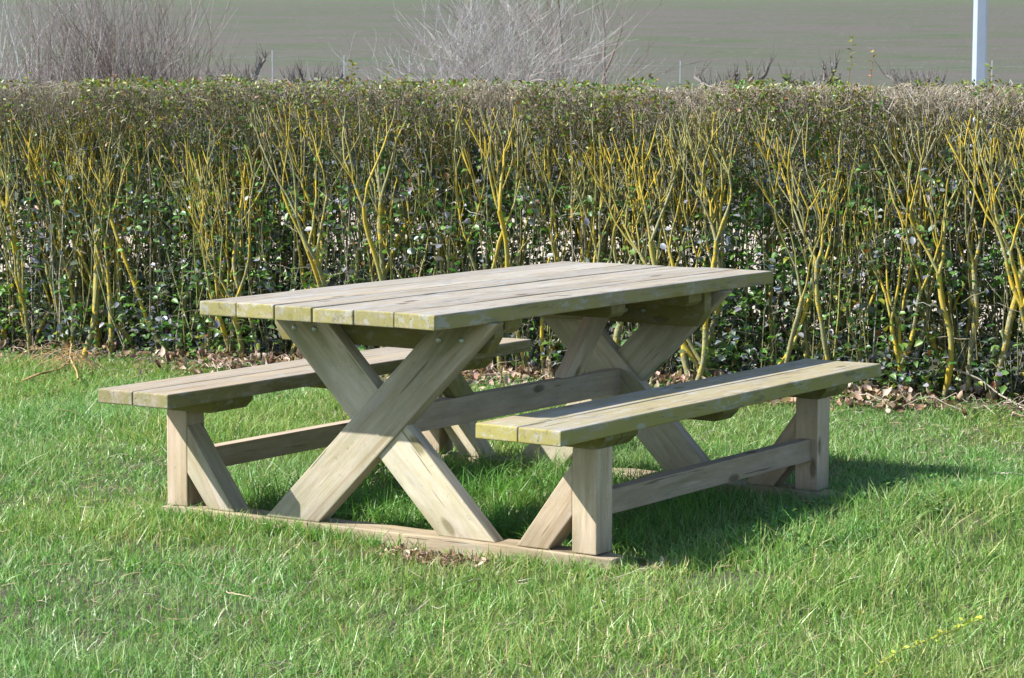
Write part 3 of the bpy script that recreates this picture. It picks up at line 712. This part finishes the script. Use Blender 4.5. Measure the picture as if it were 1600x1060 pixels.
stick('twig', [(1342, 752), (1352, 775), (1385, 800)], .0016, .0009, (.38, .30, .22), 'short tan twig slanting down to the long arching twig', 'twig', [.09, .08, .045])
stick('twig', [(1545, 742), (1570, 739), (1610, 743)], .0028, .0022, (.50, .42, .36), 'pale twig in the grass at the right edge of the picture', 'twig', [.05, .07, .06])
stick('twig', [(88, 640), (108, 641), (134, 651)], .003, .0018, (.16, .10, .07), 'dark short stick in the grass left of the paler bench', 'twig', [.04, .06, .04])
stick('twig', [(353, 925), (385, 932), (428, 942)], .0018, .001, (.46, .38, .26), 'straw coloured stalk in the foreground grass below the left strut', 'twig', [.05, .06, .045])
stick('branch', [(1478, 573), (1500, 580), (1530, 592), (1560, 615), (1605, 643)], .005, .003, (.45, .38, .32), 'pale bare branch curving down from the hedge foot at the right', 'branch', [.18, .18, .15, .09, .05])
# leaning pale stalk on top of the hedge
P = np.array([pix(1094, 131, 11.75), pix(1150, 147, 11.72), pix(1246, 168, 11.6)])
P = np.array([np.array([np.interp(q, [0, .37, 1], P[:, i]) for i in range(3)]) for q in np.linspace(0, 1, 12)])
V, F = tubes(P[None], np.linspace(.0028, .0022, 12)[None], 6)
tag(mesh_np('stalk', V, [F], M_TWIG, cols=np.tile(np.array([.55, .47, .38]), (len(V), 1))), 'straight pale dry stalk caught in the front of the hedge top', 'stalk')
# heap of clipped twigs at the left
PL = []; RL = []
for i in range(34):
    a = random.uniform(0, 6.28); c0 = ground_pix(random.gauss(105, 26), random.gauss(572, 5), .05); L = random.uniform(.12, .36); dx = random.choice((-1, 1))
    dd = rt*dx*L*random.uniform(.5, 1)+np.array([random.uniform(-.1, .1), random.uniform(-.12, .08), 0]); hh = random.uniform(.02, .11)
    PL.append([c0+dd*(q-.4)+np.array([0, 0, hh*math.sin(min(1, q*1.15)*3.14)]) for q in np.linspace(0, 1, 10)]); r = random.uniform(.0012, .0022); RL.append(np.linspace(r, r*.5, 10))
for pp, r in (([(35, 595), (60, 585), (95, 577), (112, 560)], .0055), ([(112, 538), (109, 560), (120, 580), (122, 592)], .004)):
    Q_ = np.array([ground_pix(a, b, .05+.03*(i % 2)+(.07 if b < 545 else 0)) for i, (a, b) in enumerate(pp)]); a_, b_ = resample(Q_, [r]*4, 10); PL.append(a_); RL.append(b_)
V, F = tubes(np.array(PL), np.array(RL), 5)
tag(mesh_np('twig_pile', V, [F], M_TWIG, cols=np.repeat(pal(len(PL), [(2, (.50, .33, .14)), (1, (.40, .30, .20))]), 50, 0)), 'loose heap of orange tan prunings at the hedge foot on the left', 'twig pile')
# trailing yellow sprig in the foreground
pp = [(1338, 1066), (1372, 1042), (1400, 1020), (1440, 1005), (1490, 985), (1540, 965)]
Q_ = np.array([ground_pix(a, b, .065+.01*(i % 2)) for i, (a, b) in enumerate(pp)]); Pn, _ = resample(Q_, [1]*6, 26)
V1, F1 = tubes(Pn[None], np.linspace(.0018, .001, 26)[None], 5)
nl = 80; k = rng.integers(0, 26, nl); V2, Q2, T2, C2 = leaves(Pn[k]+rng.normal(0, .004, (nl, 3)), .010+.010*rng.random(nl), .9, rng.random(nl)*6.28, rng.normal(.3, .4, nl), rng.normal(0, .4, nl), pal(nl, [(2, (.42, .44, .06)), (1, (.28, .36, .05))]))
tag(mesh_np('sprig', np.r_[V1, V2], [F1, Q2+len(V1), T2+len(V1)], M_WEED, cols=np.r_[np.tile(np.array([.35, .34, .08]), (len(V1), 1)), C2]), 'yellow green leafy sprig trailing through the grass at the bottom right', 'sprig')

# ------------------------------------------------------------------ beyond the hedge
def on_field(px, s):
    p_ = pix(px, 120, s); p_[2] = float(field_h(p_[0], p_[1])); return p_
def bare(name, px, s, hgt, n_main, spread, r0, levels, tone, label, cat, wob=.10, upb=.03, nb=(2, 3), seedk=0, upright=.8, group=None, lr=(.35, .6), basew=.15, px2=None):
    random.seed(100+seedk); b0 = on_field(px, s); root = empty(name, b0.tolist(), label, cat, group)
    bpy.context.view_layer.update()
    br = []; fine = []
    for i in range(n_main):
        a = random.uniform(0, 6.28); q = b0+np.array([math.cos(a), math.sin(a), 0])*random.uniform(0, basew)
        sp = random.uniform(0, spread); d = np.array([math.cos(a)*sp, math.sin(a)*sp, upright]); d /= np.linalg.norm(d)
        r = r0*random.uniform(.5, 1)
        pts, rs, p1, d1 = grow(q-np.array([0, 0, .05]), d, r, hgt*random.uniform(.25, .5), step=hgt/26, wob=wob, upb=upb, r_end=r*.7); br.append((pts, rs))
        st = [(pts, rs, 0)]
        while st:
            ps, rss, lv = st.pop()
            if lv >= levels: continue
            for _ in range(random.randint(*nb)):
                k = random.randint(len(ps)//3, len(ps)-1); k = len(ps)-1 if _ == 0 else k
                dd = (ps[k]-ps[max(0, k-2)]); dd = dd/(np.linalg.norm(dd)+1e-9)
                dd = dd+np.array([random.gauss(0, .38), random.gauss(0, .38), random.gauss(.10, .25)]); dd /= np.linalg.norm(dd)
                r = max(rss[k]*random.uniform(.5, .8), .0027)
                a_, b_, _1, _2 = grow(ps[k], dd, r, hgt*random.uniform(*lr)*(.72**lv), step=hgt/26, wob=wob, upb=upb, r_end=r*.45)
                (br if lv < 1 else fine).append((a_, b_)); st.append((a_, b_, lv+1))
    for nm, lst, k, ns in (('branches', br, 6, 10), ('fine_twigs', fine, 4, 8)):
        if not lst: continue
        A = [resample(a_, b_, ns) for a_, b_ in lst]; V, Q = tubes(np.array([x_[0] for x_ in A]), np.array([x_[1] for x_ in A]), k)
        c = np.repeat(pal(len(lst), tone), ns*k, 0); o = mesh_np(nm, V, [Q], M_TWIG, root, cols=c)
        if nm == 'fine_twigs': o['kind'] = 'stuff'
    return root
GREY = [(2, (.25, .215, .21)), (1, (.38, .355, .35)), (1, (.14, .11, .095))]
LGREY = [(3, (.42, .41, .41)), (1, (.24, .22, .21))]
for i, (px, s, hh, nm) in enumerate([(75, 24, 3.0, 44), (120, 24.6, 3.2, 52), (170, 24, 3.4, 56), (215, 24.4, 3.3, 56), (262, 24.8, 3.0, 46)]):
    bare('bare_shrub', px, s, hh, nm, .20, .012, 2, GREY, ['leftmost dense bare shrub of the willow thicket behind the hedge', 'bare grey brown shrub second from the left in the thicket', 'tallest bare shrub in the middle of the thicket at the upper left', 'bare shrub right of the tallest one in the thicket', 'bare shrub closing the right side of the willow thicket'][i], 'shrub', wob=.07, upb=.06, nb=(2, 3), seedk=i, upright=1.0, group='willow thicket behind the hedge', lr=(.16, .30), basew=.25)
bare('bare_shrub', 5, 26, 3.0, 14, .5, .014, 2, LGREY, 'sparse pale bare shrub at the left edge beyond the hedge', 'shrub', wob=.09, seedk=11, nb=(2, 3), basew=.3)
bare('bare_shrub', 778, 27, 3.1, 38, .40, .019, 4, LGREY, 'spreading pale grey leafless shrub behind the middle of the hedge', 'shrub', wob=.14, upb=.05, nb=(2, 3), seedk=21, lr=(.15, .27), basew=.35)
bare('bare_shrub', 842, 28, 2.8, 26, .35, .015, 3, GREY, 'thin brownish leafless shrub between the pale shrub and the dark tree', 'shrub', wob=.12, seedk=23, nb=(2, 3), lr=(.2, .34), basew=.25)
bare('bare_tree', 915, 30, 4.2, 4, .24, .045, 4, [(2, (.17, .12, .10)), (1, (.25, .2, .18))], 'dark leafless young tree right of the pale shrub', 'tree', wob=.07, upb=.05, nb=(2, 3), seedk=33, lr=(.20, .34), basew=.12)
def pollard(px, s, label, seedk):
    random.seed(seedk); b0 = on_field(px, s); root = empty('pruned_tree', b0.tolist(), label, 'tree', 'pruned fruit trees in a row'); bpy.context.view_layer.update()
    zt = 1.40-b0[2]+random.uniform(-.04, .04); limbs = []; sh = []
    pts, rs, p1, d1 = grow(b0-np.array([0, 0, .05]), np.array([.05, 0, 1.0]), .055, zt, step=.07, wob=.05, r_end=.045); limbs.append((pts, rs))
    for k in range(7):
        a = k*.9+random.uniform(-.3, .3); d = np.array([math.cos(a), math.sin(a), random.uniform(.10, .45)]); d /= np.linalg.norm(d)
        q = [p1-np.array([0, 0, random.uniform(0, .15)])]; rr = [.034]; L = random.uniform(.35, .62); m_ = 9
        for _ in range(m_):
            d = d+np.array([random.gauss(0, .24), random.gauss(0, .24), random.gauss(.03, .20)]); d /= np.linalg.norm(d); q.append(q[-1]+d*L/m_); rr.append(rr[-1]*.93)
        limbs.append((q, rr))
        for z_ in range(16):
            kk = random.randint(3, m_); e = np.array([random.gauss(0, .35), random.gauss(0, .35), random.uniform(.5, 1.1)]); e /= np.linalg.norm(e)
            a_, b_, _1, _2 = grow(q[kk], e, .007, random.uniform(.08, .30), step=.04, wob=.10, upb=.08, r_end=.003); sh.append((a_, b_))
    for nm, l2, kk in (('branches', limbs, 7), ('shoots', sh, 4)):
        A = [resample(a_, b_, 10) for a_, b_ in l2]; V, Q = tubes(np.array([x_[0] for x_ in A]), np.array([x_[1] for x_ in A]), kk)
        o = mesh_np(nm, V, [Q], M_TWIG, root, cols=np.repeat(pal(len(l2), [(1, (.15, .13, .125)), (1, (.22, .20, .19))]), 10*kk, 0))
        if nm == 'shoots': o['kind'] = 'stuff'
for i, (px, s, l_) in enumerate([(362, 31, 'low pruned fruit tree with crooked limbs just right of the thicket'), (482, 32, 'low pruned fruit tree standing second from the thicket'), (1150, 31, 'low pruned fruit tree behind the right half of the hedge'), (1262, 34, 'faint low pruned tree right of the nearer pruned tree'), (1420, 35, 'faint low pruned tree left of the pale pole')]):
    pollard(px, s, l_, 70+i)
# wire fence
f0 = on_field(426, 36); FN = empty('wire_fence', f0.tolist(), 'thin grey post and wire fence crossing in front of the field', 'fence'); bpy.context.view_layer.update()
tops = []
for px, ty in ((-60, 92), (205, 92), (426, 84), (538, 92), (640, 92), (690, 105), (850, 95), (1063, 100), (1300, 104), (1550, 100), (1680, 104)):
    b = on_field(px, 36); tp = pix(px, ty, 36); bm = bmesh.new()
    bmesh.ops.create_cone(bm, cap_ends=True, segments=8, radius1=.0075, radius2=.0075, depth=tp[2]-b[2]+.1)
    for v in bm.verts: v.co += Vector((b[0]-f0[0], b[1]-f0[1], (tp[2]+b[2])/2-f0[2]))
    fin('fence_post', bm, M_STEEL, FN); tops.append((np.array([b[0], b[1], b[2]]), tp[2]))
for fr in (.98, .72, .45):
    P = np.array([[b[0], b[1], b[2]+(t_-b[2])*fr] for b, t_ in tops]); V, Q = tubes(P[None], np.full((1, len(P)), .0012), 4)
    mesh_np('wire', V, [Q], M_STEEL, FN)
# pale pole
pb = on_field(1530, 17.5); pb[2] = -.05
PO = empty('metal_pole', pb.tolist(), 'tall pale blue grey metal pole rising behind the hedge at the right', 'pole')
bm = bmesh.new()
prof = [(-.047, -.03), (-.030, -.047), (.030, -.047), (.047, -.03), (.047, .03), (.030, .047), (-.030, .047), (-.047, .03)]
ang = math.atan2(rt[1], rt[0]); ring0, ring1 = [], []
for (a, b) in prof:
    X_, Y_ = a*math.cos(ang)-b*math.sin(ang), a*math.sin(ang)+b*math.cos(ang)
    ring0.append(bm.verts.new((X_, Y_, 0))); ring1.append(bm.verts.new((X_*.8, Y_*.8, 4.6)))
for i in range(8): bm.faces.new((ring0[i], ring0[(i+1) % 8], ring1[(i+1) % 8], ring1[i]))
bm.faces.new(ring1); fin('shaft', bm, M_POLE, PO)
bm = bmesh.new(); bmesh.ops.create_cone(bm, cap_ends=True, segments=8, radius1=.12, radius2=.1, depth=.05)
for v in bm.verts: v.co.z += .045
fin('foot_plate', bm, M_POLE, PO)
